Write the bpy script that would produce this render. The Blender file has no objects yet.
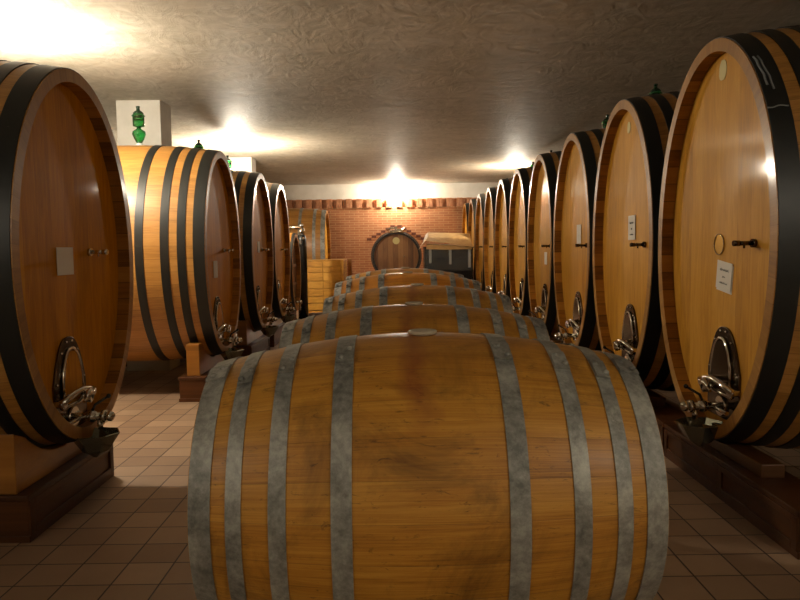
import bpy, bmesh, math, random
from math import pi, sin, cos, radians, sqrt
from mathutils import Vector, Matrix
random.seed(7)
S = bpy.context.scene
COL = S.collection

# ------------------------------------------------------------------ node helpers
class NT:
    def __init__(s, name):
        m = bpy.data.materials.new(name); m.use_nodes = True
        s.m = m; s.t = m.node_tree; s.N = s.t.nodes; s.L = s.t.links
        s.b = s.N['Principled BSDF']
    def put(s, sock, v):
        if isinstance(v, bpy.types.NodeSocket): s.L.new(v, sock)
        elif v is not None:
            try: sock.default_value = v
            except Exception: sock.default_value = (v[0], v[1], v[2], 1)
    def math(s, op, a, b=None, c=None, clamp=False):
        n = s.N.new('ShaderNodeMath'); n.operation = op; n.use_clamp = clamp
        s.put(n.inputs[0], a)
        if b is not None: s.put(n.inputs[1], b)
        if c is not None: s.put(n.inputs[2], c)
        return n.outputs[0]
    def sep(s, v):
        n = s.N.new('ShaderNodeSeparateXYZ'); s.put(n.inputs[0], v); return n.outputs
    def comb(s, x, y, z):
        n = s.N.new('ShaderNodeCombineXYZ')
        for i, v in enumerate((x, y, z)): s.put(n.inputs[i], v)
        return n.outputs[0]
    def coord(s, k='Object'):
        return s.N.new('ShaderNodeTexCoord').outputs[k]
    def rand(s):
        return s.N.new('ShaderNodeObjectInfo').outputs['Random']
    def noise(s, vec, scale=5, detail=4, rough=.55, dist=0, out=0):
        n = s.N.new('ShaderNodeTexNoise'); s.put(n.inputs['Vector'], vec)
        n.inputs['Scale'].default_value = scale; n.inputs['Detail'].default_value = detail
        n.inputs['Roughness'].default_value = rough; n.inputs['Distortion'].default_value = dist
        return n.outputs[out]
    def white(s, vec):
        n = s.N.new('ShaderNodeTexWhiteNoise'); n.noise_dimensions = '3D'; s.put(n.inputs['Vector'], vec)
        return n.outputs['Value']
    def ramp(s, fac, stops):
        n = s.N.new('ShaderNodeValToRGB'); e = n.color_ramp.elements
        while len(e) < len(stops): e.new(.5)
        for i, (p, c) in enumerate(stops):
            e[i].position = p; e[i].color = (c[0], c[1], c[2], 1) if not isinstance(c, (int, float)) else (c, c, c, 1)
        s.put(n.inputs[0], fac); return n.outputs[0]
    def mix(s, fac, a, b, mode='MIX'):
        n = s.N.new('ShaderNodeMix'); n.data_type = 'RGBA'; n.blend_type = mode
        s.put(n.inputs[0], fac); s.put(n.inputs[6], a); s.put(n.inputs[7], b); return n.outputs[2]
    def bump(s, h, strength=.3, dist=.01):
        n = s.N.new('ShaderNodeBump'); s.put(n.inputs['Height'], h)
        n.inputs['Strength'].default_value = strength; n.inputs['Distance'].default_value = dist
        s.L.new(n.outputs[0], s.b.inputs['Normal'])
    def set(s, **k):
        for a, v in k.items():
            s.put(s.b.inputs[{'col': 'Base Color', 'rough': 'Roughness', 'metal': 'Metallic', 'coat': 'Coat Weight', 'crough': 'Coat Roughness',
                              'trans': 'Transmission Weight', 'ior': 'IOR', 'em': 'Emission Color', 'es': 'Emission Strength', 'alpha': 'Alpha', 'spec': 'Specular IOR Level'}[a]], v)
        return s.m

def srgb(r, g, b):
    f = lambda c: (c/255/12.92) if c/255 <= .04045 else ((c/255+.055)/1.055)**2.4
    return (f(r), f(g), f(b))

def plain(name, col, rough=.5, metal=0, **k):
    t = NT(name); return t.set(col=col, rough=rough, metal=metal, **k)

# wood laid out in strips: 'uv' strips follow U (staves), 'obj' strips follow local Y (boards, grain up Z), 'x' boards along X etc.
def wood(name, c_dark, c_mid, c_light, mode='uv', width=.1, rough=.4, coat=0, crough=.1, spec=.5, gap=.03, gapdark=.35, grain=1.0, bump=.25, dirt=0, stain=False, vary=.5, run='z', across='y', block=0):
    t = NT(name)
    r = t.rand()
    if mode == 'uv':
        x = t.sep(t.coord('UV')); a, l = x[0], x[1]
    else:
        x = t.sep(t.coord('Object')); ax = {'x': x[0], 'y': x[1], 'z': x[2]}
        a = t.math('DIVIDE', ax[across], width); l = ax[run]
    a = t.math('ADD', a, .37)
    idx = t.math('FLOOR', a); fr = t.math('FRACT', a)
    rs = t.math('MULTIPLY', r, 37.0)
    wn = t.white(t.comb(idx, rs, 1.5))
    gv = t.comb(t.math('ADD', t.math('MULTIPLY', a, 1.0), t.math('MULTIPLY', wn, 50.0)), t.math('MULTIPLY', l, .9), rs)
    big = t.noise(gv, 2.2, 5, .6, 1.2)
    gv2 = t.comb(t.math('MULTIPLY', a, 14.0), t.math('MULTIPLY', l, 3.0), t.math('ADD', rs, t.math('MULTIPLY', wn, 9.0)))
    fine = t.noise(gv2, 1.6, 5, .65, .3)
    fac = t.math('ADD', t.math('MULTIPLY', big, .55), t.math('MULTIPLY', fine, .45*grain))
    fac = t.math('ADD', fac, t.math('MULTIPLY', t.math('SUBTRACT', wn, .5), vary))
    col = t.ramp(fac, [(.25, c_dark), (.5, c_mid), (.78, c_light)])
    if dirt:
        d = t.noise(t.coord('Object'), 3.5, 6, .7, .8)
        dm = t.math('MULTIPLY', t.ramp(d, [(.5, 0), (.72, 1)]), dirt)
        col = t.mix(dm, col, (c_dark[0]*.35, c_dark[1]*.3, c_dark[2]*.3, 1))
        d2 = t.noise(t.comb(t.math('MULTIPLY', a, 2.0), t.math('MULTIPLY', l, 7.0), rs), 2.5, 4, .7, 1.5)
        col = t.mix(t.math('MULTIPLY', t.ramp(d2, [(.6, 0), (.7, 1)]), dirt*.9), col, (c_dark[0]*.3, c_dark[1]*.3, c_dark[2]*.35, 1))
    if stain:
        o = t.sep(t.coord('Object'))
        w = t.noise(t.coord('Object'), 9, 3, .6)
        off = t.math('ABSOLUTE', t.math('ADD', t.math('ADD', o[0], .02), t.math('MULTIPLY', t.math('SUBTRACT', w, .5), .12)))
        m1 = t.ramp(t.math('DIVIDE', off, .06), [(.0, 1), (.35, .5), (.6, 0)])
        z = t.ramp(t.math('DIVIDE', o[2], .7), [(.75, 0), (.86, 1)])
        m = t.math('MULTIPLY', t.math('MULTIPLY', m1, z), .62)
        col = t.mix(m, col, (*srgb(120, 50, 30), 1))
        m2 = t.math('MULTIPLY', t.ramp(t.math('SUBTRACT', o[2], t.math('MULTIPLY', w, .1)), [(.55, 0), (.68, 1)]), .35)
        col = t.mix(m2, col, (*srgb(135, 72, 40), 1))
    e = t.math('MINIMUM', fr, t.math('SUBTRACT', 1.0, fr))
    g = t.ramp(t.math('DIVIDE', e, gap), [(0, gapdark), (1, 1)])
    if block:
        pass
    col = t.mix(1.0, col, g, 'MULTIPLY')
    t.bump(t.math('ADD', t.math('MULTIPLY', g, .6), t.math('MULTIPLY', fine, .35)), bump, .004)
    rr = t.math('ADD', rough, t.math('MULTIPLY', t.math('SUBTRACT', fine, .5), .25))
    return t.set(col=col, rough=rr, coat=coat, crough=crough, spec=spec)

M = {}
M['stave'] = wood('cask_stave_wood', srgb(126, 84, 34), srgb(174, 122, 56), srgb(196, 146, 78), 'uv', rough=.42, coat=.2, crough=.25, gap=.02, vary=.16)
M['stave_end'] = wood('cask_chime_wood', srgb(104, 64, 18), srgb(146, 94, 28), srgb(170, 116, 42), 'uv', rough=.5, spec=.2, coat=.15, crough=.2, gap=.05, gapdark=.4, vary=.4)
M['rim_end'] = wood('cask_rim_wood', srgb(120, 82, 34), srgb(148, 104, 46), srgb(168, 124, 62), 'uv', rough=.42, spec=.2, coat=.24, crough=.14, gap=.02, gapdark=.8, vary=.2)
M['head'] = wood('cask_head_board', srgb(146, 98, 26), srgb(184, 130, 40), srgb(206, 154, 60), 'obj', width=.155, rough=.55, spec=.15, coat=.3, crough=.07, gap=.012, gapdark=.72, vary=.16, bump=.06)
M['head_dark'] = wood('cask_head_board_amber', srgb(142, 88, 6), srgb(178, 116, 10), srgb(200, 138, 18), 'obj', width=.155, rough=.55, spec=.08, coat=.06, crough=.07, gap=.012, gapdark=.7, vary=.16, bump=.06)
M['bar_stave'] = wood('barrel_stave_oak', srgb(96, 56, 14), srgb(178, 120, 34), srgb(208, 154, 60), 'uv', rough=.48, coat=.12, crough=.3, gap=.012, gapdark=.6, vary=.08, dirt=.7, stain=True, grain=1.3, bump=.4)
M['bar_stave_new'] = wood('barrel_stave_bright', srgb(150, 88, 16), srgb(196, 124, 28), srgb(216, 150, 50), 'uv', rough=.4, coat=.3, crough=.2, gap=.012, gapdark=.55, vary=.1, dirt=.2)
M['bar_end'] = wood('barrel_head_oak', srgb(98, 58, 24), srgb(140, 92, 40), srgb(166, 116, 58), 'obj', width=.1, rough=.5, gap=.02)
M['base'] = wood('plinth_wood', srgb(52, 28, 9), srgb(78, 43, 14), srgb(100, 58, 22), 'obj', width=.6, rough=.5, spec=.3, coat=.05, crough=.2, gap=.0005, vary=.2, across='z', run='y')
M['dark_saddle'] = wood('dark_saddle_wood', srgb(64, 36, 12), srgb(90, 54, 20), srgb(110, 68, 28), 'obj', width=.8, rough=.4, coat=.3, crough=.2, gap=.0005, vary=.2, across='z', run='y')
M['saddle'] = wood('saddle_wood', srgb(110, 68, 18), srgb(148, 94, 28), srgb(176, 118, 44), 'obj', width=.8, rough=.4, coat=.3, crough=.2, gap=.0005, vary=.2, across='z', run='y')
M['crate'] = wood('crate_board', srgb(156, 104, 30), srgb(200, 142, 48), srgb(222, 168, 72), 'obj', width=.4, rough=.5, gap=.0005, vary=.2, across='z', run='x')
M['old_head'] = wood('small_cask_head_board', srgb(66, 42, 28), srgb(96, 64, 44), srgb(122, 86, 60), 'obj', width=.1, rough=.35, coat=.5, crough=.15, gap=.02)
M['brown_head'] = wood('brown_head_board', srgb(96, 60, 32), srgb(128, 86, 48), srgb(150, 106, 62), 'obj', width=.13, rough=.45, coat=.25, crough=.1, gap=.02)
M['dark_head'] = wood('end_cask_head_board', srgb(88, 58, 26), srgb(122, 84, 38), srgb(146, 106, 54), 'obj', width=.12, rough=.3, coat=.6, crough=.12, gap=.02, across='x')

def hoop_black():
    t = NT('black_painted_hoop')
    n = t.noise(t.coord('Object'), 40, 4, .7); n2 = t.noise(t.coord('Object'), 6, 4, .6)
    m = t.math('MULTIPLY', t.ramp(n, [(.7, 0), (.74, 1)]), t.ramp(n2, [(.5, 0), (.6, 1)]))
    col = t.mix(m, (*srgb(24, 26, 24), 1), (*srgb(120, 116, 104), 1))
    t.bump(n2, .1, .01)
    return t.set(col=col, rough=.42, spec=.5)
M['black_hoop'] = hoop_black()
def galv():
    t = NT('galvanised_hoop')
    o = t.coord('Object')
    n = t.noise(o, 60, 5, .75); n2 = t.noise(o, 7, 5, .65, .6)
    f = t.math('ADD', t.math('MULTIPLY', n, .4), t.math('MULTIPLY', n2, .6))
    col = t.ramp(f, [(.38, srgb(104, 104, 100)), (.5, srgb(146, 146, 140)), (.63, srgb(184, 184, 176))])
    n3 = t.noise(o, 11, 6, .75)
    col = t.mix(t.ramp(n3, [(.6, 0), (.72, .6)]), col, (*srgb(80, 72, 60), 1))
    t.bump(n, .12, .003)
    return t.set(col=col, rough=t.math('ADD', .4, t.math('MULTIPLY', n, .25)), metal=.35)
M['galv'] = galv()
M['chrome'] = plain('polished_steel', srgb(205, 200, 190), .12, 1)
M['steel_plate'] = plain('dark_steel_plate', srgb(96, 84, 70), .14, 1)
M['bowl'] = plain('smoked_bowl', srgb(130, 132, 120), .1, .8)
M['brass'] = plain('brass_plate', srgb(190, 140, 40), .3, .8)
M['paper'] = plain('paper', srgb(205, 198, 186), .8)
M['ink'] = plain('ink', srgb(50, 45, 45), .8)
M['patch'] = plain('pale_sticker', srgb(190, 176, 118), .6)
M['grey_smear'] = plain('grey_mark', srgb(120, 124, 124), .8)
M['red'] = plain('red_plastic', srgb(120, 20, 14), .3)
M['white_pl'] = plain('white_stopper', srgb(205, 210, 205), .4)
t = NT('green_glass'); M['glass'] = t.set(col=srgb(110, 215, 150), rough=.01, trans=1.0, ior=1.48, coat=.6, crough=.02)
M['black_glass_cap'] = plain('dark_green_cap', srgb(10, 42, 22), .15)
t = NT('clear_bung'); M['bung'] = t.set(col=srgb(205, 190, 165), rough=.25, trans=.35, ior=1.4)
M['black_pl'] = plain('black_plastic', srgb(24, 26, 27), .25)
M['blk_paint'] = plain('black_enamel', srgb(16, 16, 16), .25)
M['tape'] = plain('grey_tape', srgb(150, 150, 146), .4)
M['rubber'] = plain('black_rubber', srgb(18, 18, 18), .6)
M['grey_steel'] = plain('painted_rack_steel', srgb(70, 72, 72), .5, .4)
def cardboard():
    t = NT('cardboard'); n = t.noise(t.coord('Object'), 6, 4, .6)
    return t.set(col=t.ramp(n, [(.3, srgb(172, 136, 84)), (.7, srgb(200, 164, 108))]), rough=.7)
M['card'] = cardboard()
t = NT('plastic_film'); M['film'] = t.set(col=(.9, .92, .9), rough=.12, trans=.5, ior=1.3, alpha=.06, coat=1, crough=.08)

def ceiling_mat():
    t = NT('trowelled_stucco')
    o = t.coord('Object'); s = t.sep(o)
    n = t.noise(t.comb(t.math('MULTIPLY', s[0], .5), t.math('MULTIPLY', s[1], 1.0), 0.0), 2.1, 5, .6, 2.6)
    n2 = t.noise(t.comb(t.math('MULTIPLY', s[0], 1.3), t.math('MULTIPLY', s[1], .8), 4.0), 3.0, 5, .55, 3.0)
    n3 = t.noise(o, .7, 3, .5)
    f = t.math('ADD', t.math('MULTIPLY', n, .5), t.math('MULTIPLY', n2, .5))
    f2 = t.math('ADD', t.math('MULTIPLY', f, .75), t.math('MULTIPLY', n3, .25))
    col = t.ramp(f2, [(.34, srgb(158, 151, 134)), (.5, srgb(182, 176, 160)), (.66, srgb(204, 198, 184))])
    t.bump(f, .4, .04)
    return t.set(col=col, rough=t.math('ADD', .5, t.math('MULTIPLY', n, .2)), spec=.1)
M['ceiling'] = ceiling_mat()
def plaster():
    t = NT('white_plaster'); n = t.noise(t.coord('Object'), 3, 5, .6)
    t.bump(t.noise(t.coord('Object'), 30, 4, .6), .12, .01)
    return t.set(col=t.ramp(n, [(.3, srgb(196, 192, 180)), (.7, srgb(214, 210, 200))]), rough=.75)
M['plaster'] = plaster()
M['dim_plaster'] = plain('darkened_plaster', srgb(140, 130, 112), .85)  # plaster darkened in colour so the unlit side walls bounce less light
TILE = .22
def floor_mat():
    t = NT('terracotta_tile_floor')
    s = t.sep(t.coord('Object'))
    ax = t.math('DIVIDE', t.math('ADD', s[0], 1.755), TILE); ay = t.math('DIVIDE', t.math('SUBTRACT', s[1], 4.177), TILE)
    def edge(a):
        f = t.math('FRACT', a); return t.math('MINIMUM', f, t.math('SUBTRACT', 1.0, f))
    e = t.math('MINIMUM', edge(ax), edge(ay))
    g = t.ramp(t.math('MULTIPLY', e, 10.0), [(.12, 0), (.22, 1)])
    wn = t.white(t.comb(t.math('FLOOR', ax), t.math('FLOOR', ay), 0.0))
    n = t.noise(t.coord('Object'), 5, 5, .65)
    f = t.math('ADD', t.math('MULTIPLY', wn, .45), t.math('MULTIPLY', n, .55))
    col = t.ramp(f, [(.2, srgb(136, 108, 84)), (.5, srgb(152, 124, 98)), (.8, srgb(168, 140, 112))])
    col = t.mix(g, (*srgb(44, 26, 18), 1), col)
    t.bump(g, .5, .004)
    return t.set(col=col, rough=t.math('ADD', .42, t.math('MULTIPLY', n, .2)))
M['floor'] = floor_mat()
def brick(name, soldier=False):
    t = NT(name)
    s = t.sep(t.coord('Object'))
    b = t.N.new('ShaderNodeTexBrick')
    v = t.comb(s[0], s[2], 0.0)
    t.put(b.inputs['Vector'], v)
    b.inputs['Scale'].default_value = 1; b.inputs['Brick Width'].default_value = .27; b.inputs['Row Height'].default_value = .068
    b.inputs['Mortar Size'].default_value = .009; b.inputs['Mortar Smooth'].default_value = .3
    b.inputs['Color1'].default_value = (*srgb(166, 108, 70), 1); b.inputs['Color2'].default_value = (*srgb(140, 84, 52), 1)
    b.inputs['Mortar'].default_value = (*srgb(180, 142, 102), 1)
    n = t.noise(t.coord('Object'), 12, 4, .6)
    col = t.mix(t.math('MULTIPLY', n, .35), b.outputs['Color'], (*srgb(184, 130, 88), 1))
    if soldier: col = t.ramp(n, [(.3, srgb(156, 102, 68)), (.7, srgb(186, 132, 94))])
    else: t.bump(b.outputs['Fac'], -.4, .01)
    return t.set(col=col, rough=.75)
M['brick'] = brick('brick_wall')
M['soldier'] = brick('soldier_brick', True)
M['shaded_brick'] = plain('dark_fired_brick', srgb(92, 46, 26), .7)  # dark tone stands in for the shade of recessed headers
LAMPC = (1.0, .89, .72)
def emis(name, s):
    t = NT(name); return t.set(col=(1, 1, 1), em=(*LAMPC, 1), es=s)

# ------------------------------------------------------------------ mesh helpers
class MB:
    """collects vertices and faces (with optional uvs and material slots) and links them as ONE mesh"""
    def __init__(s): s.v = []; s.f = []; s.uv = []; s.mi = []; s.sm = []
    def add(s, vs, fs, uvs=None, mi=0, smooth=False):
        k = len(s.v); s.v += [tuple(p) for p in vs]
        for i, f in enumerate(fs):
            s.f.append([a+k for a in f]); s.uv.append(uvs[i] if uvs else [(0, 0)]*len(f)); s.mi.append(mi); s.sm.append(smooth)
        return s
    def box(s, x0, x1, y0, y1, z0, z1, mi=0):
        v = [(x, y, z) for x in (x0, x1) for y in (y0, y1) for z in (z0, z1)]
        return s.add(v, [(0, 1, 3, 2), (4, 6, 7, 5), (0, 4, 5, 1), (2, 3, 7, 6), (0, 2, 6, 4), (1, 5, 7, 3)], mi=mi)
    def lathe(s, prof, origin=(0, 0, 0), axis='z', n=24, mi=0, smooth=True, sy=1.0):
        vs = []; fs = []
        for (r, h) in prof:
            for k in range(n):
                a = 2*pi*k/n; p = (r*cos(a), r*sin(a)*sy, h)
                if axis == 'x': p = (h, p[0], p[1])
                elif axis == 'y': p = (p[0], h, p[1])
                elif axis == '-x': p = (-h, p[0], p[1])
                elif isinstance(axis, Vector):
                    q = axis.to_track_quat('Z', 'Y'); p = tuple(q @ Vector(p))
                vs.append((p[0]+origin[0], p[1]+origin[1], p[2]+origin[2]))
        for i in range(len(prof)-1):
            for k in range(n):
                fs.append((i*n+k, i*n+(k+1) % n, (i+1)*n+(k+1) % n, (i+1)*n+k))
        s.add(vs, fs, mi=mi, smooth=smooth)
        k0 = len(s.v)-len(vs)
        for idx in (0, len(prof)-1):
            if prof[idx][0] > 1e-5:
                s.f.append([k0+idx*n+k for k in range(n)]); s.uv.append([(0, 0)]*n); s.mi.append(mi); s.sm.append(False)
        return s
    def cyl(s, p0, p1, r, n=14, mi=0, r1=None):
        d = Vector(p1)-Vector(p0)
        return s.lathe([(r, 0), (r if r1 is None else r1, d.length)], p0, d.normalized(), n, mi)
    def ball(s, c, r, n=12, mi=0, sz=1):
        m = 8
        return s.lathe([(max(r*sin(pi*i/m), 1e-6), -r*sz*cos(pi*i/m)) for i in range(m+1)], c, 'z', n, mi)
    def tube(s, pts, r, n=10, mi=0):
        P = [Vector(p) for p in pts]; rings = []; up = Vector((0.31, .2, 1)).normalized()
        for i, p in enumerate(P):
            d = (P[min(i+1, len(P)-1)]-P[max(i-1, 0)]).normalized()
            a = d.cross(up).normalized(); b = d.cross(a)
            rings.append([p+a*r*cos(2*pi*k/n)+b*r*sin(2*pi*k/n) for k in range(n)])
        vs = [q for R in rings for q in R]
        fs = [(i*n+k, i*n+(k+1) % n, (i+1)*n+(k+1) % n, (i+1)*n+k) for i in range(len(P)-1) for k in range(n)]
        fs += [tuple(range(n)), tuple((len(P)-1)*n+k for k in range(n))]
        return s.add(vs, fs, mi=mi, smooth=True)
    def prism(s, poly, x0, x1, axis='x', mi=0):
        """poly in the plane across axis, extruded x0..x1"""
        n = len(poly)
        def P(x, q):
            return (x, q[0], q[1]) if axis == 'x' else ((q[0], x, q[1]) if axis == 'y' else (q[0], q[1], x))
        vs = [P(x0, q) for q in poly]+[P(x1, q) for q in poly]
        fs = [tuple(range(n)), tuple(range(2*n-1, n-1, -1))]+[(k, (k+1) % n, n+(k+1) % n, n+k) for k in range(n)]
        return s.add(vs, fs, mi=mi)
    def build(s, name, mats, parent=None, bevel=0, loc=None, kind=None, label=None, auto=True):
        me = bpy.data.meshes.new(name); me.from_pydata(s.v, [], s.f)
        for m in (mats if isinstance(mats, (list, tuple)) else [mats]): me.materials.append(m)
        ul = me.uv_layers.new(name='UVMap')
        for p in me.polygons:
            p.material_index = s.mi[p.index]; p.use_smooth = s.sm[p.index]
            for j, li in enumerate(p.loop_indices): ul.data[li].uv = s.uv[p.index][j]
        bm = bmesh.new(); bm.from_mesh(me); bmesh.ops.recalc_face_normals(bm, faces=bm.faces); bm.to_mesh(me); bm.free()
        o = bpy.data.objects.new(name, me); COL.objects.link(o)
        if parent: o.parent = parent
        if loc: o.location = loc
        if bevel:
            b = o.modifiers.new('b', 'BEVEL'); b.width = bevel; b.segments = 2; b.limit_method = 'ANGLE'
        if kind: o['kind'] = kind
        if label: o['label'] = label
        return o

def thing(name, label, cat, loc=(0, 0, 0), rz=0, group=None):
    o = bpy.data.objects.new(name, None); COL.objects.link(o)
    o.location = loc; o.rotation_euler = (0, 0, rz); o['label'] = label; o['category'] = cat
    if group: o['group'] = group
    o.empty_display_size = .1
    return o
def tag(o, label, cat, group=None):
    o['label'] = label; o['category'] = cat
    if group: o['group'] = group
    return o
def kids(o): return [c for c in ALLCH.get(o.name, [])]
ALLCH = {}
def index_children():
    ALLCH.clear()
    for c in COL.objects:
        if c.parent: ALLCH.setdefault(c.parent.name, []).append(c)
def dup(root, loc, label, drop=(), group=None, rz=None):
    r = root.copy(); COL.objects.link(r); r.location = loc; r['label'] = label
    if group: r['group'] = group
    if rz is not None: r.rotation_euler = (0, 0, rz)
    for ch in ALLCH.get(root.name, []):
        if ch.name.split('.')[0] in drop: continue
        c = ch.copy(); COL.objects.link(c); c.parent = r
        for g in ALLCH.get(ch.name, []):
            d = g.copy(); COL.objects.link(d); d.parent = c
    return r

# ------------------------------------------------------------------ casks
# barrel-shaped surface with an oval section, axis along local X (length L, centre x=0), section centre (0, cz)
def section(a, b, bulge, u):      # u in -1..1 along the axis
    k = 1+bulge*(1-u*u); return a*k, b*k
def ring(x, a, b, cz, n): return [(x, a*sin(2*pi*k/n), cz+b*cos(2*pi*k/n)) for k in range(n)]
def sweep(mb, rows, n, staves, vs_, mi, smooth=True):
    """rows: list of (x, a, b); quads between successive rings; uv u = stave number, v = length"""
    k0 = len(mb.v)
    for (x, a, b, cz) in rows: mb.v += ring(x, a, b, cz, n)
    for i in range(len(rows)-1):
        for k in range(n):
            kk = (k+1) % n
            mb.f.append([k0+i*n+k, k0+i*n+kk, k0+(i+1)*n+kk, k0+(i+1)*n+k])
            u0 = k/n*staves; u1 = (k+1)/n*staves
            mb.uv.append([(u0, vs_[i]), (u1, vs_[i]), (u1, vs_[i+1]), (u0, vs_[i+1])]); mb.mi.append(mi); mb.sm.append(smooth)
def staves_mesh(a, b, L, bulge, cz, th, rec, n=96, staves=56, seg=20):
    mb = MB()
    xs = [-L/2+L*i/seg for i in range(seg+1)]
    sweep(mb, [(x, *section(a, b, bulge, 2*x/L), cz) for x in xs], n, staves, xs, 0)
    for d in (-1, 1):
        e = d*L/2
        sweep(mb, [(e, a, b, cz), (e, a-th, b-th, cz)], n, staves, [0, th], 1, False)
        sweep(mb, [(e, a-th, b-th, cz), (e-d*rec*1.6, a-th, b-th, cz)], n, staves, [0, rec], 2, False)
    return mb
def hoop_mesh(a, b, L, bulge, cz, x0, x1, th=.006, n=96, seg=3):
    mb = MB(); rows = []
    xs = [x0+(x1-x0)*i/seg for i in range(seg+1)]
    out = [(x, *[q+th for q in section(a, b, bulge, 2*x/L)], cz) for x in xs]
    rows = [(x0, *[q-.003 for q in section(a, b, bulge, 2*x0/L)], cz)]+out+[(x1, *[q-.003 for q in section(a, b, bulge, 2*x1/L)], cz)]
    k0 = len(mb.v)
    sweep(mb, rows[:2], n, 1, [0]*2, 0, False); sweep(mb, out, n, 1, [0]*len(out), 0); sweep(mb, rows[-2:], n, 1, [0]*2, 0, False)
    return mb
def head_mesh(x, a, b, cz, n=96, th=.02):
    mb = MB()
    for xx in (x, x+th):
        pts = ring(xx, a, b, cz, n); mb.add(pts, [tuple(range(n))])
    k = len(mb.v)-2*n
    return mb

HOOPS = [(0.0, .115), (.185, .265), (.345, .425), (.585, .665)]
CL = 1.86; REC = .08; TH = .07
def arch(cy, z0, z1, hw, m=10, pw=2.2):
    pts = [(cy-hw, z0)]
    for i in range(m*2+1):
        t = -1+i/m; pts.append((cy+hw*t, z0+(z1-z0)*(.52+.48*(1-abs(t)**pw))))
    pts.append((cy+hw, z0)); return pts

def label_strokes(parent, D, x, cy, cz, w, h, rnd, rot):
    """three lines of handwriting, each one running pen stroke"""
    for (dy, n, hh) in ((.2, 9, .05), (-.05, 3, .05), (-.28, 8, .035)):
        pts = []
        for i in range(n*2+1):
            u = (i/(n*2)-.5)*.062*n*w; v = dy*h+(hh*h*rnd.uniform(.3, 1.1) if i % 2 else -hh*h*rnd.uniform(.3, 1.0))
            pts.append((x, cy+u*cos(rot)-v*sin(rot), cz+u*sin(rot)+v*cos(rot)))
        MB().tube(pts, .0013, 5).build('handwriting', M['ink'], parent)

def paper_label(parent, D, y, z, w, h, rot=0, seed=1, sheet=False, ink=False):
    """y, z: centre in cask coordinates"""
    xf = D*(CL/2-REC+.006)
    mb = MB(); c, s_ = cos(rot), sin(rot)
    def P(u, v, dx): return (xf+D*dx, y+u*c-v*s_, z+u*s_+v*c)
    q = [(-w/2, -h/2), (w/2, -h/2), (w/2, h/2), (-w/2, h/2)]
    vs = [P(u, v, -.0015) for u, v in q]+[P(u, v, .0015) for u, v in q]
    mb.add(vs, [(0, 1, 2, 3), (7, 6, 5, 4)]+[(k, (k+1) % 4, 4+(k+1) % 4, 4+k) for k in range(4)])
    if sheet:      # second sheet showing below the first
        vs = [P(u*1.02-.004, v-.014, -.005) for u, v in q]+[P(u*1.02-.004, v-.014, -.003) for u, v in q]
        mb.add(vs, [(0, 1, 2, 3), (7, 6, 5, 4)]+[(k, (k+1) % 4, 4+(k+1) % 4, 4+k) for k in range(4)])
    o = mb.build('paper_label', M['paper'], parent)
    if ink: label_strokes(o, D, xf+D*.002, y, z, w, h, random.Random(seed), rot)
    return o

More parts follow.
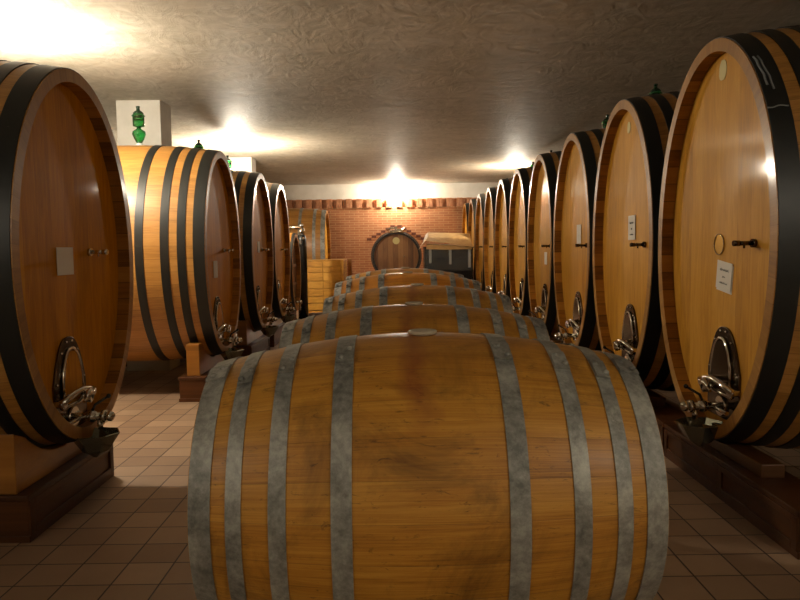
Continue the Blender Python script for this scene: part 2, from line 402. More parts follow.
def make_cask(name, label, D, a, b, bulge=.07, L=CL, hoops=HOOPS, mats=None, group=None, fit=True, zoff=0, loc=(0, 0, 0), oy=-.1, tapy=0.25, staves=56, ground=0, th=TH, hth=.006):
    """D = +1: head faces +X. Origin: centre of the cask's underside; absolute floor height of origin = ground"""
    mats = mats or {}
    B = b*(1+bulge); cz = B
    t = thing(name, label, 'cask', loc, 0, group)
    st = staves_mesh(a, b, L, bulge, cz, th, REC, staves=staves).build('staves', [mats.get('stave', M['stave']), mats.get('rim', M['rim_end']), M['stave_end']], t)
    for d in (-1, 1):
        h = head_mesh(d*(L/2-REC)-(0.02 if d > 0 else 0), a-th+.004, b-th+.004, cz).build('head', mats.get('head', M['head']), t)
    for d in (-1, 1):
        for i, (p, q) in enumerate(hoops):
            x0, x1 = d*(L/2-p-(.006 if i == 0 else 0)), d*(L/2-q)
            hoop_mesh(a, b, L, bulge, cz, min(x0, x1), max(x0, x1), th=hth).build('hoop', mats.get('hoop', M['black_hoop']), t)
    if not fit: return t
    X = D*(L/2-REC)        # plane of the head
    z = lambda h: h-ground   # from height over floor to local height
    # manway door: arched steel plate with raised rim and inner arch
    k = min(1, b/1.07)
    mb = MB(); mb.prism(arch(oy, z(.46), z(1.01), .2, pw=2.6), X, X+D*.014)
    pl = mb.build('manway_plate', M['steel_plate'], t, bevel=.004)
    r = MB(); pa = arch(oy+.01, z(.6), z(.94), .12, pw=2.6); r.tube([(X+D*.022, p[0], p[1]) for p in pa], .01, 8)
    r.build('door_rim', M['chrome'], pl)
    r = MB(); r.prism(arch(oy+.01, z(.6), z(.925), .105, pw=2.6), X+D*.014, X+D*.028); r.build('inner_door', M['head_dark'] if D > 0 else M['steel_plate'], pl)
    for p in arch(oy, z(.5), z(.985), .168, pw=2.6)[1:-1:4]: MB().ball((X+D*.016, p[0], p[1]), .008, 8).build('bolt', M['chrome'], pl)
    # clamping bar with wheel nut
    r = MB()
    r.tube([(X+D*.055, oy-.21, z(.655)), (X+D*.075, oy-.1, z(.69)), (X+D*.08, oy, z(.7)), (X+D*.075, oy+.1, z(.685)), (X+D*.055, oy+.21, z(.66))], .019, 8)
    r.tube([(X+D*.055, oy-.2, z(.625)), (X+D*.07, oy, z(.635)), (X+D*.055, oy+.2, z(.625))], .012, 8)
    r.cyl((X+D*.01, oy-.19, z(.65)), (X+D*.07, oy-.19, z(.65)), .022); r.cyl((X+D*.01, oy+.19, z(.65)), (X+D*.07, oy+.19, z(.65)), .022)
    r.build('clamp_bar', M['chrome'], t)
    r = MB(); r.cyl((X+D*.02, oy, z(.66)), (X+D*.13, oy, z(.66)), .018); r.lathe([(.03, .1), (.042, .11), (.042, .13), (.02, .14)], (X, oy, z(.66)), 'x' if D > 0 else '-x', 8)
    r.cyl((X+D*.12, oy-.075, z(.64)), (X+D*.12, oy+.075, z(.68)), .009, 8); r.build('clamp_nut', M['chrome'], t)
    # lower drain valve
    r = MB(); zz = z(.535)
    r.cyl((X, oy, zz), (X+D*.03, oy, zz), .06, 16); r.cyl((X+D*.03, oy, zz), (X+D*.2, oy, zz), .022)
    r.ball((X+D*.13, oy, zz), .036); r.cyl((X+D*.19, oy, zz), (X+D*.215, oy, zz), .038, 12)
    r.ball((X+D*.235, oy, zz), .03); r.cyl((X+D*.175, oy, zz-.02), (X+D*.175, oy, zz-.075), .016)
    r.cyl((X+D*.06, oy-.16, zz-.01), (X+D*.06, oy+.16, zz), .013, 8)
    v = r.build('drain_valve', M['chrome'], t)
    r = MB(); r.tube([(X+D*.13, oy, zz+.03), (X+D*.14, oy+.02, zz+.065), (X+D*.19, oy+.1, zz+.1)], .008, 8); r.ball((X+D*.19, oy+.1, zz+.1), .014); r.build('valve_lever', M['blk_paint'], v)
    # faceted drip bowl
    r = MB(); cx = X+D*.135
    r.lathe([(.012, z(.285)), (.075, z(.325)), (.145, z(.43)), (.137, z(.433)), (.069, z(.337)), (.001, z(.3))], (cx, oy+.02, 0), 'z', 7, smooth=False)
    r.box(min(X, X+D*.05), max(X, X+D*.05), oy-.03, oy+.05, z(.395), z(.42))
    r.build('drip_bowl', M['bowl'], t)
    # tasting tap
    r = MB(); zz = z(1.5)
    r.cyl((X, tapy, zz), (X+D*.02, tapy, zz), .024); r.cyl((X+D*.02, tapy, zz), (X+D*.1, tapy, zz), .013); r.cyl((X+D*.085, tapy, zz), (X+D*.12, tapy, zz), .016)
    r.cyl((X+D*.06, tapy, zz), (X+D*.06, tapy, zz-.028), .006, 8)
    tp = r.build('tasting_tap', M['chrome'] if D > 0 else M['steel_plate'], t)
    return t

# ------------------------------------------------------------------ stands
def make_stand(name, label, D, x0, y0, y1, hp, cy, cz_abs, A, Bv, half, loc, hsad, group, panels=1, sm='saddle'):
    """front and rear plinth with a saddle on each; origin on the floor below the cask's centre"""
    t = thing(name, label, 'cask stand', loc, 0, group)
    for side in (1, -1):
        xa, xb = (D*side*x0, D*side*(x0-.25))
        lo, hi = min(xa, xb), max(xa, xb)
        mb = MB(); mb.box(lo, hi, y0, y1, 0, hp-.03)
        mb.box(lo-.008, hi+.008, y0-.008, y1+.008, 0, .035)
        p = mb.build('plinth', M['base'], t, bevel=.004)
        mb = MB(); mb.box(lo-.01, hi+.01, y0-.01, y1+.01, hp-.03, hp); mb.build('plinth_cap', M['base'], p, bevel=.005)
        # raised frame on the aisle face
        mb = MB(); xo = D*side*x0; xi = xo+D*side*.012; l, h = min(xo, xi), max(xo, xi)
        w = (y1-y0)/panels
        for k in range(panels):
            ya, yb = y0+k*w, y0+(k+1)*w
            mb.box(l, h, ya, ya+.05, .035, hp-.03); mb.box(l, h, yb-.05, yb, .035, hp-.03)
            mb.box(l, h, ya+.05, yb-.05, .035, .07); mb.box(l, h, ya+.05, yb-.05, hp-.065, hp-.03)
        mb.build('panel_frame', M['base'], p, bevel=.003)
        # saddle
        xs0, xs1 = D*side*(x0-.06), D*side*(x0-.19)
        kk = A; n = 18
        poly = [(cy-half, hp), (cy-half, hsad)]
        for i in range(n+1):
            y = -(half-.11)+2*(half-.11)*i/n
            yy = y; q = cz_abs-Bv*sqrt(max(0, 1-(yy/A)**2))
            poly.append((cy+y, min(max(q-.004, hp+.012), hsad)))
        poly += [(cy+half, hsad), (cy+half, hp)]
        mb = MB(); nv = len(poly)
        mb.prism(poly, min(xs0, xs1), max(xs0, xs1), 'x')
        # slanting front apron
        mb.build('saddle', M[sm], t, bevel=.006)
    return t

def make_airlock():
    t = thing('glass_airlock', 'x', 'airlock')
    MB().lathe([(.03, -.03), (.036, 0), (.036, .035), (.022, .045)], n=20).build('stopper', M['white_pl'], t)
    MB().lathe([(.014, .03), (.03, .05), (.05, .085), (.068, .13), (.062, .158), (.03, .178), (.018, .19), (.018, .2), (.014, .2), (.012, .178), (.05, .155), (.058, .13), (.04, .085), (.02, .055), (.006, .05)], n=28).build('lower_bulb', M['glass'], t)
    MB().lathe([(.018, .19), (.03, .2), (.055, .205), (.058, .215), (.058, .3), (.066, .302), (.066, .312), (.055, .318), (.05, .335), (.044, .335), (.05, .31), (.05, .215), (.015, .206)], n=28).build('upper_chamber', M['glass'], t)
    MB().lathe([(.052, .322), (.052, .335), (.036, .352), (.018, .36), (.017, .382), (.02, .385), (.02, .4), (.001, .405)], n=24).build('cap', M['black_glass_cap'], t)
    return t

# ------------------------------------------------------------------ the room
HC = 3.35; YB = 20.46; YF = -4.0; XW = 4.3
def struct(mb, name, m, **k): return mb.build(name, m, kind='structure', **k)
struct(MB().box(-XW-.1, XW+.1, YF-.1, YB+.1, -.1, 0), 'floor', M['floor'])
struct(MB().box(-XW-.1, XW+.1, YF-.1, YB+.1, HC, HC+.1), 'ceiling', M['ceiling'])
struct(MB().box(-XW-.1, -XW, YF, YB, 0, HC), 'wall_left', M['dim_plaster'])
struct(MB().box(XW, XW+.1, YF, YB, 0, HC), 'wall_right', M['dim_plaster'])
struct(MB().box(-XW, XW, YF-.1, YF, 0, HC), 'wall_front', M['plaster'])
struct(MB().box(-XW, XW, YB, YB+.1, 0, HC), 'wall_back', M['plaster'])
# brick facing with its stepped headers, recess shade put into their colour
fb = YB-.17
mb = MB(); mb.box(-XW, XW, fb, YB, 0, 2.66)
struct(mb, 'trim_1', M['brick'])
mb = MB()
for i in range(6):
    for s_ in (-1, 1):
        cx = s_*(.1+i*.135)-.02; zc = 2.12-i*.072
        mb.box(cx-.065, cx+.065, fb-.012, fb, zc-.034, zc+.034)
struct(mb, 'trim_2', M['shaded_brick'])
# soldier course: every other group stands proud
mb = MB(); mb.box(-XW, XW, YB-.02, YB, 2.66, 2.92)
x = -XW
while x < XW:
    for j in range(2): mb.box(x+j*.083, x+j*.083+.077, fb-.03, YB-.02, 2.665, 2.915)
    x += .287
struct(mb, 'trim_3', M['soldier'])
for i, (y0, y1) in enumerate(((8.78, 9.2), (14.2, 14.65))):
    struct(MB().box(-3.42, -2.88, y0, y1, 0, HC), 'trim_%d' % (4+i), M['plaster'], bevel=.006)

# ------------------------------------------------------------------ big casks, right row
RB = 1.18; LB = 1.08; BULGE = .07; RA = .787; LA = .78
RC = 1.505; LC = 1.47
r_bot = RC-RB*(1+BULGE); l_bot = LC-LB*(1+BULGE)
XC = 2.79
order = ['nearest to the camera', 'second from the camera', 'third from the camera', 'fourth from the camera', 'fifth from the camera', 'sixth from the camera',
         'seventh from the camera', 'eighth from the camera', 'ninth, last but one before the brick wall', 'last one, against the brick wall']
RY = [4.23+1.686*i for i in range(10)]
g_r = 'tall oval casks in the right-hand row'
r_proto = make_cask('oval_cask', 'x', -1, RA, RB, group=g_r, loc=(XC, RY[0], r_bot), oy=-.1, tapy=-.42, ground=r_bot, mats=dict(head=M['head']))
index_children()
r_labels = ['nearest tall oval cask of the right-hand row, with tilted paper label and round brass plate',
            'second tall oval cask of the right-hand row, upright paper label just above its tap',
            'third tall oval cask of the right-hand row, small white label at its edge',
            'fourth tall oval cask of the right-hand row, small low label, beyond the third',
            'fifth tall oval cask of the right-hand row, bare head', 'sixth tall oval cask of the right-hand row, under a green airlock',
            'seventh tall oval cask of the right-hand row', 'eighth tall oval cask of the right-hand row, beside the black crates',
            'ninth tall oval cask of the right-hand row, last but one', 'tenth and last tall oval cask of the right-hand row, touching the brick wall']
r_proto['label'] = r_labels[0]
rc = [r_proto]
for i in range(1, 10): rc.append(dup(r_proto, (XC, RY[i], r_bot), r_labels[i]))
zr = lambda h: h-r_bot
def patch(p, D, y, z, r=.04, sy=1.3, name='sticker'):
    X = D*(CL/2-REC); n = 16
    rnd = random.Random(3)
    poly = [(y+r*cos(2*pi*k/n)*rnd.uniform(.85, 1.05), z+r*sy*sin(2*pi*k/n)*rnd.uniform(.85, 1.05)) for k in range(n)]
    MB().prism(poly, X, X+D*.003).build(name, M['patch'], p)
paper_label(rc[0], -1, -.077, zr(1.31), .19, .165, rot=.12, seed=2, sheet=True, ink=True)
X = -1*(CL/2-REC)
MB().lathe([(.06, 0), (.06, .004)], (X, .0, zr(1.495)), '-x', 28).build('brass_plate', M['brass'], rc[0])
MB().tube([(X-.006, .062*cos(q), zr(1.495)+.062*sin(q)) for q in [2*pi*k/24 for k in range(25)]], .0025, 6).build('plate_ring', M['chrome'], rc[0])
patch(rc[0], -1, .0, zr(2.52), .05)
mb = MB()
def on_hoop(x, ang, off=.008):
    aa, bb = section(RA, RB, BULGE, 2*x/CL); return (x, -(aa+off)*sin(ang), RB*(1+BULGE)+(bb+off)*cos(ang))
for (xa, xb, a0, a1) in ((-.905, -.895, .62, .84), (-.885, -.87, .62, .87)):
    mb.tube([on_hoop(xa+(xb-xa)*k/6+.003*sin(k*2), a0+(a1-a0)*k/6) for k in range(7)], .006, 6)
mb.tube([on_hoop(-.925+.1*k/8, .97+.004*sin(k)) for k in range(9)], .004, 6)
mb.build('grey_mark', M['grey_smear'], rc[0], label='smeared grey marks on the black hoop')  # thin grey streaks laid over the nearest cask's hoop
paper_label(rc[1], -1, -.11, zr(1.64), .17, .2, seed=3, ink=True); patch(rc[1], -1, 0, zr(2.47))
paper_label(rc[2], -1, -.11, zr(1.62), .17, .2, seed=4)
paper_label(rc[3], -1, -.13, zr(1.34), .15, .16, seed=5)
# stands of the right row
for i, y in enumerate(RY):
    far = i > 2
    make_stand('cask_stand', ['nearest dark panelled wooden stand on the right, under the cask with the brass plate', 'dark panelled wooden stand under the second cask of the right-hand row'][i] if i < 2 else
               'dark panelled wooden stand under the %s cask of the right-hand row' % ['', '', 'third', 'fourth', 'fifth', 'sixth', 'seventh', 'eighth', 'ninth', 'tenth'][i],
               -1, XC-1.885, -1.0 if i < 9 else -.8, .66, .235, 0, RC, RA*(1+BULGE*.35), RB*(1+BULGE*.33), .53, (XC, y, 0), .31, 'stands under the right-hand row', panels=2, sm='dark_saddle')

# left row
g_l = 'oval casks in the left-hand row'
LY = [4.19, 7.62, 9.84, 11.515]
l_proto = make_cask('oval_cask', 'nearest oval cask of the left-hand row, cut by the left edge, blank paper label', 1, LA, LB, group=g_l, loc=(-XC, LY[0], l_bot), oy=-.1, tapy=.25, ground=l_bot, mats=dict(head=M['head_dark']))
index_children()
zl = lambda h: h-l_bot
lc = [l_proto]
for y, lb in zip(LY[1:], ['second oval cask of the left-hand row, its black-hooped side in full view past the gap', 'third oval cask of the left-hand row, behind the one with its side in view', 'fourth oval cask of the left-hand row, farthest of the black-hooped ones']):
    lc.append(dup(l_proto, (-XC, y, l_bot), lb))
paper_label(lc[0], 1, -.08, zl(1.45), .2, .16, seed=6)
paper_label(lc[1], 1, -.126, zl(1.3), .16, .18, seed=7)
paper_label(lc[2], 1, .03, zl(1.54), .15, .16, seed=8)
for i, y in enumerate(LY):
    make_stand('cask_stand', ['nearest dark wooden stand on the left, panelled plinth with saddle', 'wooden stand under the second left-hand cask, with bright saddle horn', 'dark wooden stand under the third left-hand cask', 'dark wooden stand under the fourth left-hand cask'][i],
               1, XC-1.93, -.63 if i == 0 else -.71, .44 if i == 0 else .6, .25, -.09 if i == 0 else -.05, LC, LA*(1+BULGE*.35), LB*(1+BULGE*.33), .53 if i == 0 else .6, (-XC, y, 0), .57, 'stands under the left-hand row')

# airlocks
al = make_airlock(); index_children()
ls = [('green glass airlock on the second left-hand cask, in front of the white pillar', -XC, LY[1], 'L'), ('green glass airlock on the third left-hand cask', -XC, LY[2], 'L'), ('bright green airlock on the fourth left-hand cask', -XC, LY[3], 'L'),
      ('green glass airlock on the third right-hand cask, highest one on the right', XC, RY[2], 'R'), ('green glass airlock on the fourth right-hand cask', XC, RY[3], 'R'), ('green glass airlock on the sixth right-hand cask', XC, RY[5], 'R'), ('green glass airlock on the seventh right-hand cask', XC, RY[6], 'R'), ('tiny green airlock on the ninth right-hand cask, farthest on the right', XC, RY[8], 'R')]
for i, (lb, x, y, sd) in enumerate(ls):
    top = LC+LB*(1+BULGE) if sd == 'L' else RC+RB*(1+BULGE)
    loc = (x+(.02 if i == 0 else 0), y+[.1, .28, .3, .05, .1, .1, .1, .1][i], top+(.002 if i else -.006))
    if i == 0: al.location = loc; al['label'] = lb; al['group'] = 'green glass airlocks'; al.scale = (1.05, 1.05, 1.1)
    else: dup(al, loc, lb, group='green glass airlocks')

# far left cask with grey hoops
b_c = make_cask('oval_cask', 'far left cask with grey metal hoops, above the wooden crate', 1, .78, 1.06, loc=(-XC, 19.0, 1.47-1.06*1.07), fit=False, hoops=[(0, .12), (.25, .33), (.62, .7)], mats=dict(hoop=M['galv'], head=M['bar_stave_new'] if 0 else M['head']))
make_stand('cask_stand', 'wooden stand at the far left, behind the slatted crate', 1, XC-1.93, -.7, .6, .25, 0, 1.47, .8, 1.1, .55, (-XC, 19.0, 0), .57, 'stands under the left-hand row')
# small dark cask beyond the left row
s_c = make_cask('oval_cask', 'small black-rimmed cask with dull brown head, between left row and crate', 1, .56, .71, L=1.0, loc=(-2.36, 13.03, 1.08-.71*1.07), fit=False, hoops=[(0, .05), (.1, .14)], mats=dict(head=M['old_head'], stave=M['stave_end']), staves=40)
sc_z = 1.08-.71*1.07
X = .5-REC
MB().box(X, X+.03, -.3, .3, .86, .9).box(X, X+.03, -.3, .3, .52, .56).build('cross_bar', M['bar_end'], s_c)
mb = MB(); mb.cyl((X, 0, .2), (X+.12, 0, .2), .025).ball((X+.13, 0, .2), .04).cyl((X+.12, 0, .2), (X+.12, 0, .05), .02).cyl((X+.02, -.1, .27), (X+.02, .1, .27), .02); mb.build('drain_valve', M['chrome'], s_c)
t = thing('cask_stand', 'low dark stand under the small black-rimmed cask', 'cask stand', (-2.36, 13.03, 0))
for xx in (-.36, .36):
    n = 14; poly = [(-.42, 0), (-.42, sc_z+.2)]
    poly += [(-.36+.72*i/n, 1.08-.755*sqrt(1-((-.36+.72*i/n)/.59)**2)-.003) for i in range(n+1)]
    poly += [(.42, sc_z+.2), (.42, 0)]
    MB().prism(poly, xx-.05, xx+.05).build('saddle', M['base'], t)

# ------------------------------------------------------------------ end cask facing the aisle
c_label = 'round cask at the end of the aisle, facing us under the stepped bricks'
e_c = make_cask('oval_cask', c_label, -1, .6, .6, bulge=.1, L=1.6, loc=(-.02, 18.75, 1.285-.66), fit=False, hoops=[(0, .06), (.14, .2), (.42, .48)], mats=dict(head=M['dark_head'], hoop=M['black_hoop'], stave=M['stave'], rim=M['black_hoop']), staves=36, th=.035, hth=.016)
e_c.rotation_euler = (0, 0, pi/2)    # local -X now looks towards the camera
for ch in COL.objects:
    if ch.parent == e_c and ch.name.startswith('head'): ch.data.materials[0] = M['brown_head']
X = -(.8-REC)
MB().prism([(.09*cos(2*pi*k/20), 1.06+.09*sin(2*pi*k/20)) for k in range(20)], X-.004, X).build('sticker', M['patch'], e_c)
MB().cyl((X, -.2, .66), (X-.06, -.2, .66), .02).ball((X-.07, -.2, .66), .025).build('tasting_tap', M['chrome'], e_c)
mb = MB(); mb.lathe([(.2, 1.255), (.2, 1.3), (.17, 1.33), (.1, 1.335)], (-.66, 0, 0), 'z', 20); mb.tube([(-.66+.14*cos(q), .14*sin(q)*1.6, 1.36+.03*sin(3*q)) for q in [2*pi*k/20 for k in range(21)]], .018, 8)
mb.cyl((-.66, 0, 1.32), (-.66, 0, 1.43), .025)
mb.build('top_hatch', M['chrome'], e_c)
t = thing('cask_stand', 'plain wooden stand under the round cask at the aisle end', 'cask stand', (-.02, 18.75, 0))
for yy in (-.6, .6):
    n = 14; rr = section(.6, .6, .1, .75)[0]+.012
    poly = [(-.5, 0), (-.5, .78)]+[(-.42+.84*i/n, 1.285-sqrt(rr**2-(-.42+.84*i/n)**2)-.003) for i in range(n+1)]+[(.5, .78), (.5, 0)]
    MB().prism(poly, yy-.05, yy+.05, 'y').build('saddle', M['base'], t)

# ------------------------------------------------------------------ barriques down the middle
BL = .95; BR = .35; BCH = .285
b_bul = BR/BCH-1
BH = [(1.0, .9), (.835, .768), (.655, .582), (.4, .315)]
def make_barrel(label, loc, new=False):
    t = thing('wine_barrel', label, 'barrel', loc, 0, 'oak barrels in a line down the aisle')
    staves_mesh(BCH, BCH, BL, b_bul, BR, .024, .03, n=96, staves=27, seg=24).build('staves', [M['bar_stave_new'] if new else M['bar_stave'], M['bar_end'], M['bar_end']], t)
    for d in (-1, 1):
        head_mesh(d*(BL/2-.035)-(.02 if d > 0 else 0), BCH-.022, BCH-.022, BR).build('head', M['bar_end'], t)
        for k, (q, p) in enumerate(BH):
            x0, x1 = sorted((d*p*BL/2, d*(q*BL/2-(.002 if k == 0 else 0))))
            h = hoop_mesh(BCH, BCH, BL, b_bul, BR, x0, x1, th=.003, seg=3).build('hoop', M['galv'], t)
            # lapped, riveted joint
            ang = .28+.04*((k*3) % 4)
            mb = MB()
            for dx in ((x0+x1)/2,):
                for da in (0, .1):
                    r_ = section(BCH, BCH, b_bul, 2*dx/BL)[0]+.009
                    a_ = ang+da; c = (dx+(.008 if da else -.008)*d, -r_*sin(a_), BR+r_*cos(a_))
                    ax = Vector((0, -sin(a_), cos(a_)))
                    mb.lathe([(.007, -.002), (.0065, .003), (.003, .005), (.0005, .0055)], c, ax, 10)
            mb.build('rivet', M['galv'], h)
            # lap strip
            mb = MB(); n = 5
            vs = []
            for i in range(n+1):
                a_ = ang-.06+.2*i/n
                for dx in (x0+.001, x1-.001):
                    r_ = section(BCH, BCH, b_bul, 2*dx/BL)[0]
                    vs.append((dx, -(r_+.009)*sin(a_), BR+(r_+.009)*cos(a_)))
            for i in range(n+1):
                a_ = ang-.06+.2*i/n
                for dx in (x0+.001, x1-.001):
                    r_ = section(BCH, BCH, b_bul, 2*dx/BL)[0]
                    vs.append((dx, -(r_+.001)*sin(a_), BR+(r_+.001)*cos(a_)))
            m = 2*(n+1)
            fs = [(2*i, 2*i+1, 2*i+3, 2*i+2) for i in range(n)]+[(m+2*i, m+2*i+1, m+2*i+3, m+2*i+2) for i in range(n)]
            fs += [(2*i, 2*i+2, m+2*i+2, m+2*i) for i in range(n)]+[(2*i+1, 2*i+3, m+2*i+3, m+2*i+1) for i in range(n)]+[(0, 1, m+1, m), (m-2, m-1, 2*m-1, 2*m-2)]
            mb.add(vs, fs); mb.build('lap_joint', M['galv'], h)
    mb = MB(); r_ = 2*BR
    mb.lathe([(.022, r_-.02), (.026, r_-.001), (.033, r_+.001), (.034, r_+.007), (.031, r_+.0095), (.025, r_+.007), (.001, r_+.005)], (.004, -.01, 0), 'z', 28)
    mb.build('bung', M['bung'], t)
    return t
bspec = [(.052, 1.632, .95, 1.0, 'large foreground oak barrel with grey hoops and wine-stained middle', False), (.057, 2.61, .94, .2, 'second oak barrel in the middle line, just behind the foreground one', False),
         (.098, 3.66, .955, .1, 'third oak barrel in the middle line, reddish stained top', False), (.065, 4.68, .985, -.1, 'fourth oak barrel in the middle line, bright orange staves', True), (.06, 5.72, .985, 0, 'fifth and farthest oak barrel in the middle line, only its dark top showing', False)]
proto = None
for i, (x, y, zc, tilt, lb, new) in enumerate(bspec):
    if new or proto is None: o = make_barrel(lb, (x, y, zc-BR), new)
    else: o = dup(proto, (x, y, zc-BR), lb)
    if proto is None: proto = o; index_children()
    o.rotation_euler = (0, 0, radians(tilt))
# steel racks carrying the barrels
def make_rack(x, y, zb, label):
    t = thing('barrel_rack', label, 'rack', (x, y, 0), 0, 'steel racks under the barrel line')
    for sx in (-.28, .28):
        rr = section(BCH, BCH, b_bul, .28/.475)[0]+.004; cz = zb+BR
        hx = .27; hz = cz-sqrt(rr*rr-hx*hx)
        for sy in (-.3, .3):
            MB().box(sx-.02, sx+.02, sy-.02, sy+.02, 0, zb-.005).build('post', M['grey_steel'], t)
            poly = [(sy-.02, zb-.03), (sy+.02, zb-.03)]
        n = 10; poly = [(-.32, zb-.06), (-.32, hz)]+[(-hx+2*hx*i/n, cz-sqrt(rr*rr-(-hx+2*hx*i/n)**2)) for i in range(n+1)]+[(.32, hz), (.32, zb-.06)]
        MB().prism(poly, sx-.018, sx+.018).build('cradle', M['grey_steel'], t)
        MB().box(sx-.015, sx+.015, -.28, .28, .12, .16).build('rail', M['grey_steel'], t)
    for sy in (-.3, .3):
        MB().box(-.26, .26, sy-.015, sy+.015, .3, .34).build('rail', M['grey_steel'], t)
nm = ['foreground', 'second', 'third', 'fourth', 'fifth']
for i, (x, y, zc, tl, lb, new) in enumerate(bspec):
    make_rack(x, y, zc-BR, 'grey steel rack hidden under the %s oak barrel of the middle line' % nm[i])

# ------------------------------------------------------------------ slatted wooden crate at far left
t = thing('wooden_crate', 'tall slatted wooden crate below the grey-hooped cask', 'crate', (-1.64, 15.5, 0))
W = .46; DP = 1.0; Hh = 1.24
for sx in (-1, 1):
    for yy in (0, DP):
        MB().box(sx*W-(.07 if sx > 0 else 0), sx*W+(.07 if sx < 0 else 0), yy-.0, yy+.05, 0, Hh).build('corner_post', M['crate'], t, bevel=.004)
hs = [(.16, .3), (.315, .45), (.46, .62), (.63, .79), (.8, .98), (.99, 1.1), (1.11, 1.235)]
for (z0, z1) in hs:
    for (xa, xb) in ((-W+.075, -.003), (.003, W-.075)):
        MB().box(xa, xb, .015, .037, z0, z1).build('slat', M['crate'], t, bevel=.003)
    MB().box(-W+.07, W-.07, DP+.01, DP+.03, z0, z1).build('slat', M['crate'], t, bevel=.003)
    for sx in (-1, 1): MB().box(min(sx*W, sx*(W-.02)), max(sx*W, sx*(W-.02)), .05, DP, z0, z1).build('slat', M['crate'], t, bevel=.003)
MB().box(-W, W, 0, DP+.05, Hh, Hh+.02).build('lid', M['crate'], t, bevel=.003)
MB().box(-W+.02, W-.02, .04, DP, .1, .14).build('floor_board', M['crate'], t)
t = thing('timber_plank', 'pale upright plank leaning place beside the slatted crate', 'plank', (-1.12, 16.62, 0))
t['label'] = 'pale upright plank standing just right of the slatted crate'
MB().box(-.045, .045, -.02, .02, 0, 1.26).build('board', M['saddle'], t, bevel=.003); MB().box(-.045, .045, .02, .05, .55, .6).build('batten', M['saddle'], t)

# black pump column with chrome pipework
t = thing('wine_pump', 'black pump column with chrome pipe elbow, left of the crate', 'pump', (-1.93, 14.3, 0))
MB().lathe([(.16, 0), (.16, .05), (.13, .08)], n=24).build('foot', M['blk_paint'], t)
MB().lathe([(.1, .08), (.1, 1.7), (.075, 1.78), (.04, 1.8)], n=24).build('column', M['blk_paint'], t)
mb = MB(); mb.tube([(-.42, -.02, 1.94), (-.1, -.02, 1.94), (-.02, -.02, 1.94), (.03, -.02, 1.9), (.03, -.02, 1.78)], .035, 10); mb.ball((0, -.02, 1.97), .05)
mb.build('pipe', M['chrome'], t)
mb = MB(); mb.lathe([(.06, 1.82), (.07, 1.84), (.07, 1.88), (.05, 1.9)], (0.0, 0, 0), 'z', 16); mb.cyl((.05, -.08, 1.72), (.05, -.16, 1.72), .025).cyl((-.06, -.08, 1.6), (-.06, -.15, 1.6), .03).ball((-.06, -.16, 1.6), .035)
mb.build('valve', M['chrome'], t)
mb = MB(); mb.tube([(-.42, -.02, 1.94), (-.47, -.04, 1.8), (-.45, -.1, 1.3), (-.35, -.15, .7), (-.28, -.1, .2), (-.1, -.12, .05)], .03, 10); mb.build('hose', M['rubber'], t)

# ------------------------------------------------------------------ black plastic crates with cardboard
cr_w, cr_d, cr_h = .56, .8, .28
t = thing('pallet', 'wooden pallet under the black crates at the far right', 'pallet', (1.22, 17.0, 0))
for yy in (-.38, 0, .38): MB().box(-.57, .57, yy-.05, yy+.05, 0, .09).build('runner', M['crate'], t)
for k in range(6): MB().box(-.57+k*.2, -.57+k*.2+.14, -.43, .43, .09, .11).build('deck_board', M['crate'], t)
def black_crate(loc, lb):
    t = thing('plastic_crate', lb, 'crate', loc, 0, 'black plastic crates stacked at the far right')
    w, d, h, th = cr_w/2, cr_d/2, cr_h, .012
    mb = MB(); mb.box(-w, w, -d, d, 0, th)
    mb.box(-w, w, -d, -d+th, 0, h).box(-w, w, d-th, d, 0, h).box(-w, -w+th, -d, d, 0, h).box(w-th, w, -d, d, 0, h)
    k = -w+.03
    while k < w-.02:
        mb.box(k, k+.012, -d-.008, -d, .02, h-.03); k += .05
    mb.build('body', M['black_pl'], t)
    mb = MB(); mb.box(-w-.008, w+.008, -d-.012, -d+.01, h-.03, h-.004).box(-w-.008, w+.008, d-.01, d+.012, h-.03, h-.004).box(-w-.008, -w+.01, -d, d, h-.03, h-.004).box(w-.01, w+.008, -d, d, h-.03, h-.004)
    mb.build('rim', M['black_pl'], t)
    return t
cp = None
lv = ['bottom', 'second', 'third', 'fourth', 'top']
for cxi, cx in enumerate((.93, 1.51)):
    for k in range(5):
        lb = '%s black plastic crate of the %s stack under the cardboard' % (lv[k], ['left', 'right'][cxi])
        loc = (cx, 17.0, .112+k*(cr_h+.001))
        if cp is None: cp = black_crate(loc, lb); index_children()
        else: dup(cp, loc, lb)
# cardboard cover: bent sheet with a hanging front flap
def sheet(rows, th, name, m, parent=None):
    """rows of points -> solid sheet"""
    nr, nc = len(rows), len(rows[0]); vs = [p for r in rows for p in r]+[(p[0], p[1], p[2]-th) for r in rows for p in r]; N = nr*nc
    fs = []
    for i in range(nr-1):
        for j in range(nc-1):
            q = [i*nc+j, i*nc+j+1, (i+1)*nc+j+1, (i+1)*nc+j]; fs.append(tuple(q)); fs.append(tuple(a+N for a in reversed(q)))
    bd = [j for j in range(nc)]+[i*nc+nc-1 for i in range(1, nr)]+[(nr-1)*nc+j for j in range(nc-2, -1, -1)]+[i*nc for i in range(nr-2, 0, -1)]
    for a, b in zip(bd, bd[1:]+bd[:1]): fs.append((a, b, b+N, a+N))
    return MB().add(vs, fs).build(name, m, parent)
t = thing('cardboard_cover', 'bent brown cardboard sheet draped over the black crates', 'cardboard', (1.22, 17.0, 1.52))
ox, oy_, oz = 1.22, 17.0, 1.52
P = lambda x, y, z: (x-ox, y-oy_, z-oz)
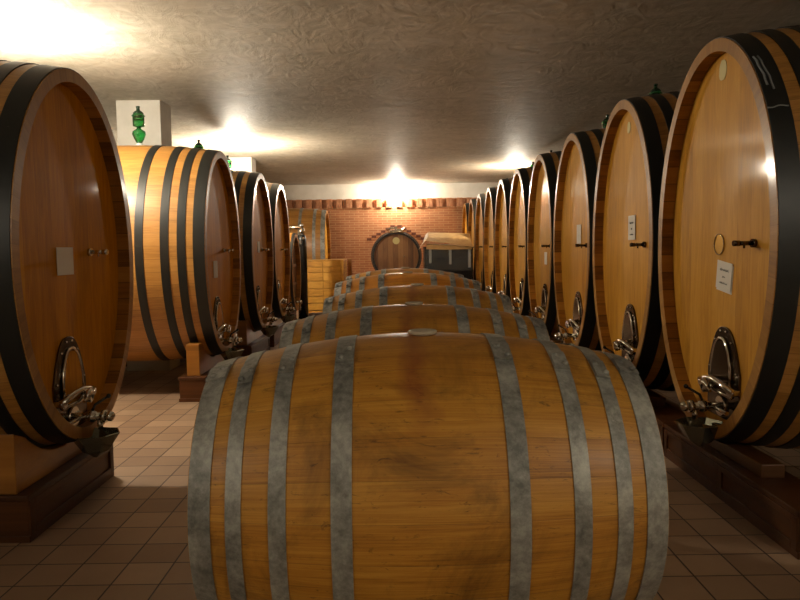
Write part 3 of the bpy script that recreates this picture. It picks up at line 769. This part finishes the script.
sheet([[P(.5, 16.45, 1.45), P(.66, 16.45, 1.66), P(1.2, 16.45, 1.6), P(1.78, 16.45, 1.5)], [P(.62, 16.9, 1.62), P(.75, 16.95, 1.78), P(1.2, 16.95, 1.74), P(1.78, 16.95, 1.66)], [P(.7, 17.4, 1.8), P(.76, 17.4, 1.87), P(1.2, 17.4, 1.86), P(1.8, 17.4, 1.83)]], .008, 'top_sheet', M['card'], t)
sheet([[P(.68, 16.5, 1.47), P(1.2, 16.5, 1.45), P(1.74, 16.5, 1.46)], [P(.7, 16.56, 1.57), P(1.2, 16.56, 1.55), P(1.76, 16.56, 1.49)], [P(.74, 17.0, 1.6), P(1.2, 17.0, 1.58), P(1.76, 17.0, 1.54)], [P(.76, 17.4, 1.53), P(1.2, 17.4, 1.53), P(1.78, 17.4, 1.53)]], .008, 'lower_sheet', M['card'], t)
for x, z0 in ((.78, 1.13), (1.25, 1.1), (1.7, 1.02)):
    MB().box(x-.03-ox, x+.03-ox, 16.565-oy_, 16.572-oy_, z0-oz, 1.49-oz).build('tape_strip', M['tape'], t)
t = sheet([[(.64+.28*j+.0, 16.535+.03*random.uniform(-1, 1), z) for j in range(5)] for z in (1.46, 1.36, 1.28, 1.16, 1.04, .95)], .002, 'plastic_film', M['film'])
tag(t, 'crumpled clear plastic film hanging in front of the black crates', 'film')

# ------------------------------------------------------------------ lamps
def lamp(name, lb, loc, r, strength, wall=None):
    t = thing(name, lb, 'lamp', loc, 0, 'round bulkhead lamps')
    up = loc[2]
    MB().lathe([(.001, -r), (r*.5, -r*.87), (r*.87, -r*.5), (r, 0), (r*.87, r*.5), (r*.5, r*.87)], n=20).build('globe', emis('lamp_glow_'+str(int(strength)), strength), t)
    if wall: MB().lathe([(r*.7, 0), (r*.7, .03)], (0, YB-loc[1]-.03, 0), 'y', 20).cyl((0, r*.9, 0), (0, YB-loc[1]-.01, 0), .02).build('mount', M['white_pl'], t)
    else:
        sd = 1 if loc[0] > 0 else -1
        MB().cyl((sd*r*.9, 0, 0), (abs(XW)*sd-loc[0]-sd*.01, 0, 0), .014).lathe([(.06, 0), (.06, .03)], (XW*sd-loc[0]-sd*.03, 0, 0), 'x' if sd > 0 else '-x', 20).build('wall_arm', M['white_pl'], t)
    return t
lamp('bulkhead_lamp', 'glowing lamp high on the back wall above the aisle end', (0, 20.1, 3.14), .1, 900, wall=True)
for lb, loc, st in (('lamp hidden behind the nearest left-hand cask', (-3.2, 5.95, 2.92), 860), ('lamp hidden behind the fourth left-hand cask', (-2.85, 12.45, 2.82), 1100), ('lamp hidden behind the far casks of the right-hand row', (2.75, 16.3, 2.95), 560),
                    ('lamp behind the viewer over the left side', (-3.2, -1.4, 2.95), 230), ('lamp behind the viewer over the right side', (3.2, -1.4, 2.95), 330)):
    lamp('pendant_lamp', lb, loc, .09, st)

# ------------------------------------------------------------------ world, camera, view
w = bpy.data.worlds.new('World'); S.world = w; w.use_nodes = True
w.node_tree.nodes['Background'].inputs[0].default_value = (0, 0, 0, 1); w.node_tree.nodes['Background'].inputs[1].default_value = 0
f, hx, hy, roll = 703, 397, 248, .8
d = Vector((hx-400, -(hy-300), -f)).normalized()
up = Vector((-sin(radians(roll)), cos(radians(roll)), 0)); up = (up-d*up.dot(d)).normalized()
xa = d.cross(up)
R = Matrix((xa, d, up))
cd = bpy.data.cameras.new('camera'); cam = bpy.data.objects.new('camera', cd); COL.objects.link(cam)
cd.sensor_width = 36; cd.lens = f/800*36; cd.clip_end = 60; cd.clip_start = .05
cam.matrix_world = Matrix.Translation((0, 0, 1.5)) @ R.to_4x4()
S.camera = cam
S.view_settings.view_transform = 'Standard'; S.view_settings.look = 'None'; S.view_settings.gamma = 1; S.view_settings.exposure = 0
S.view_settings.use_curve_mapping = False
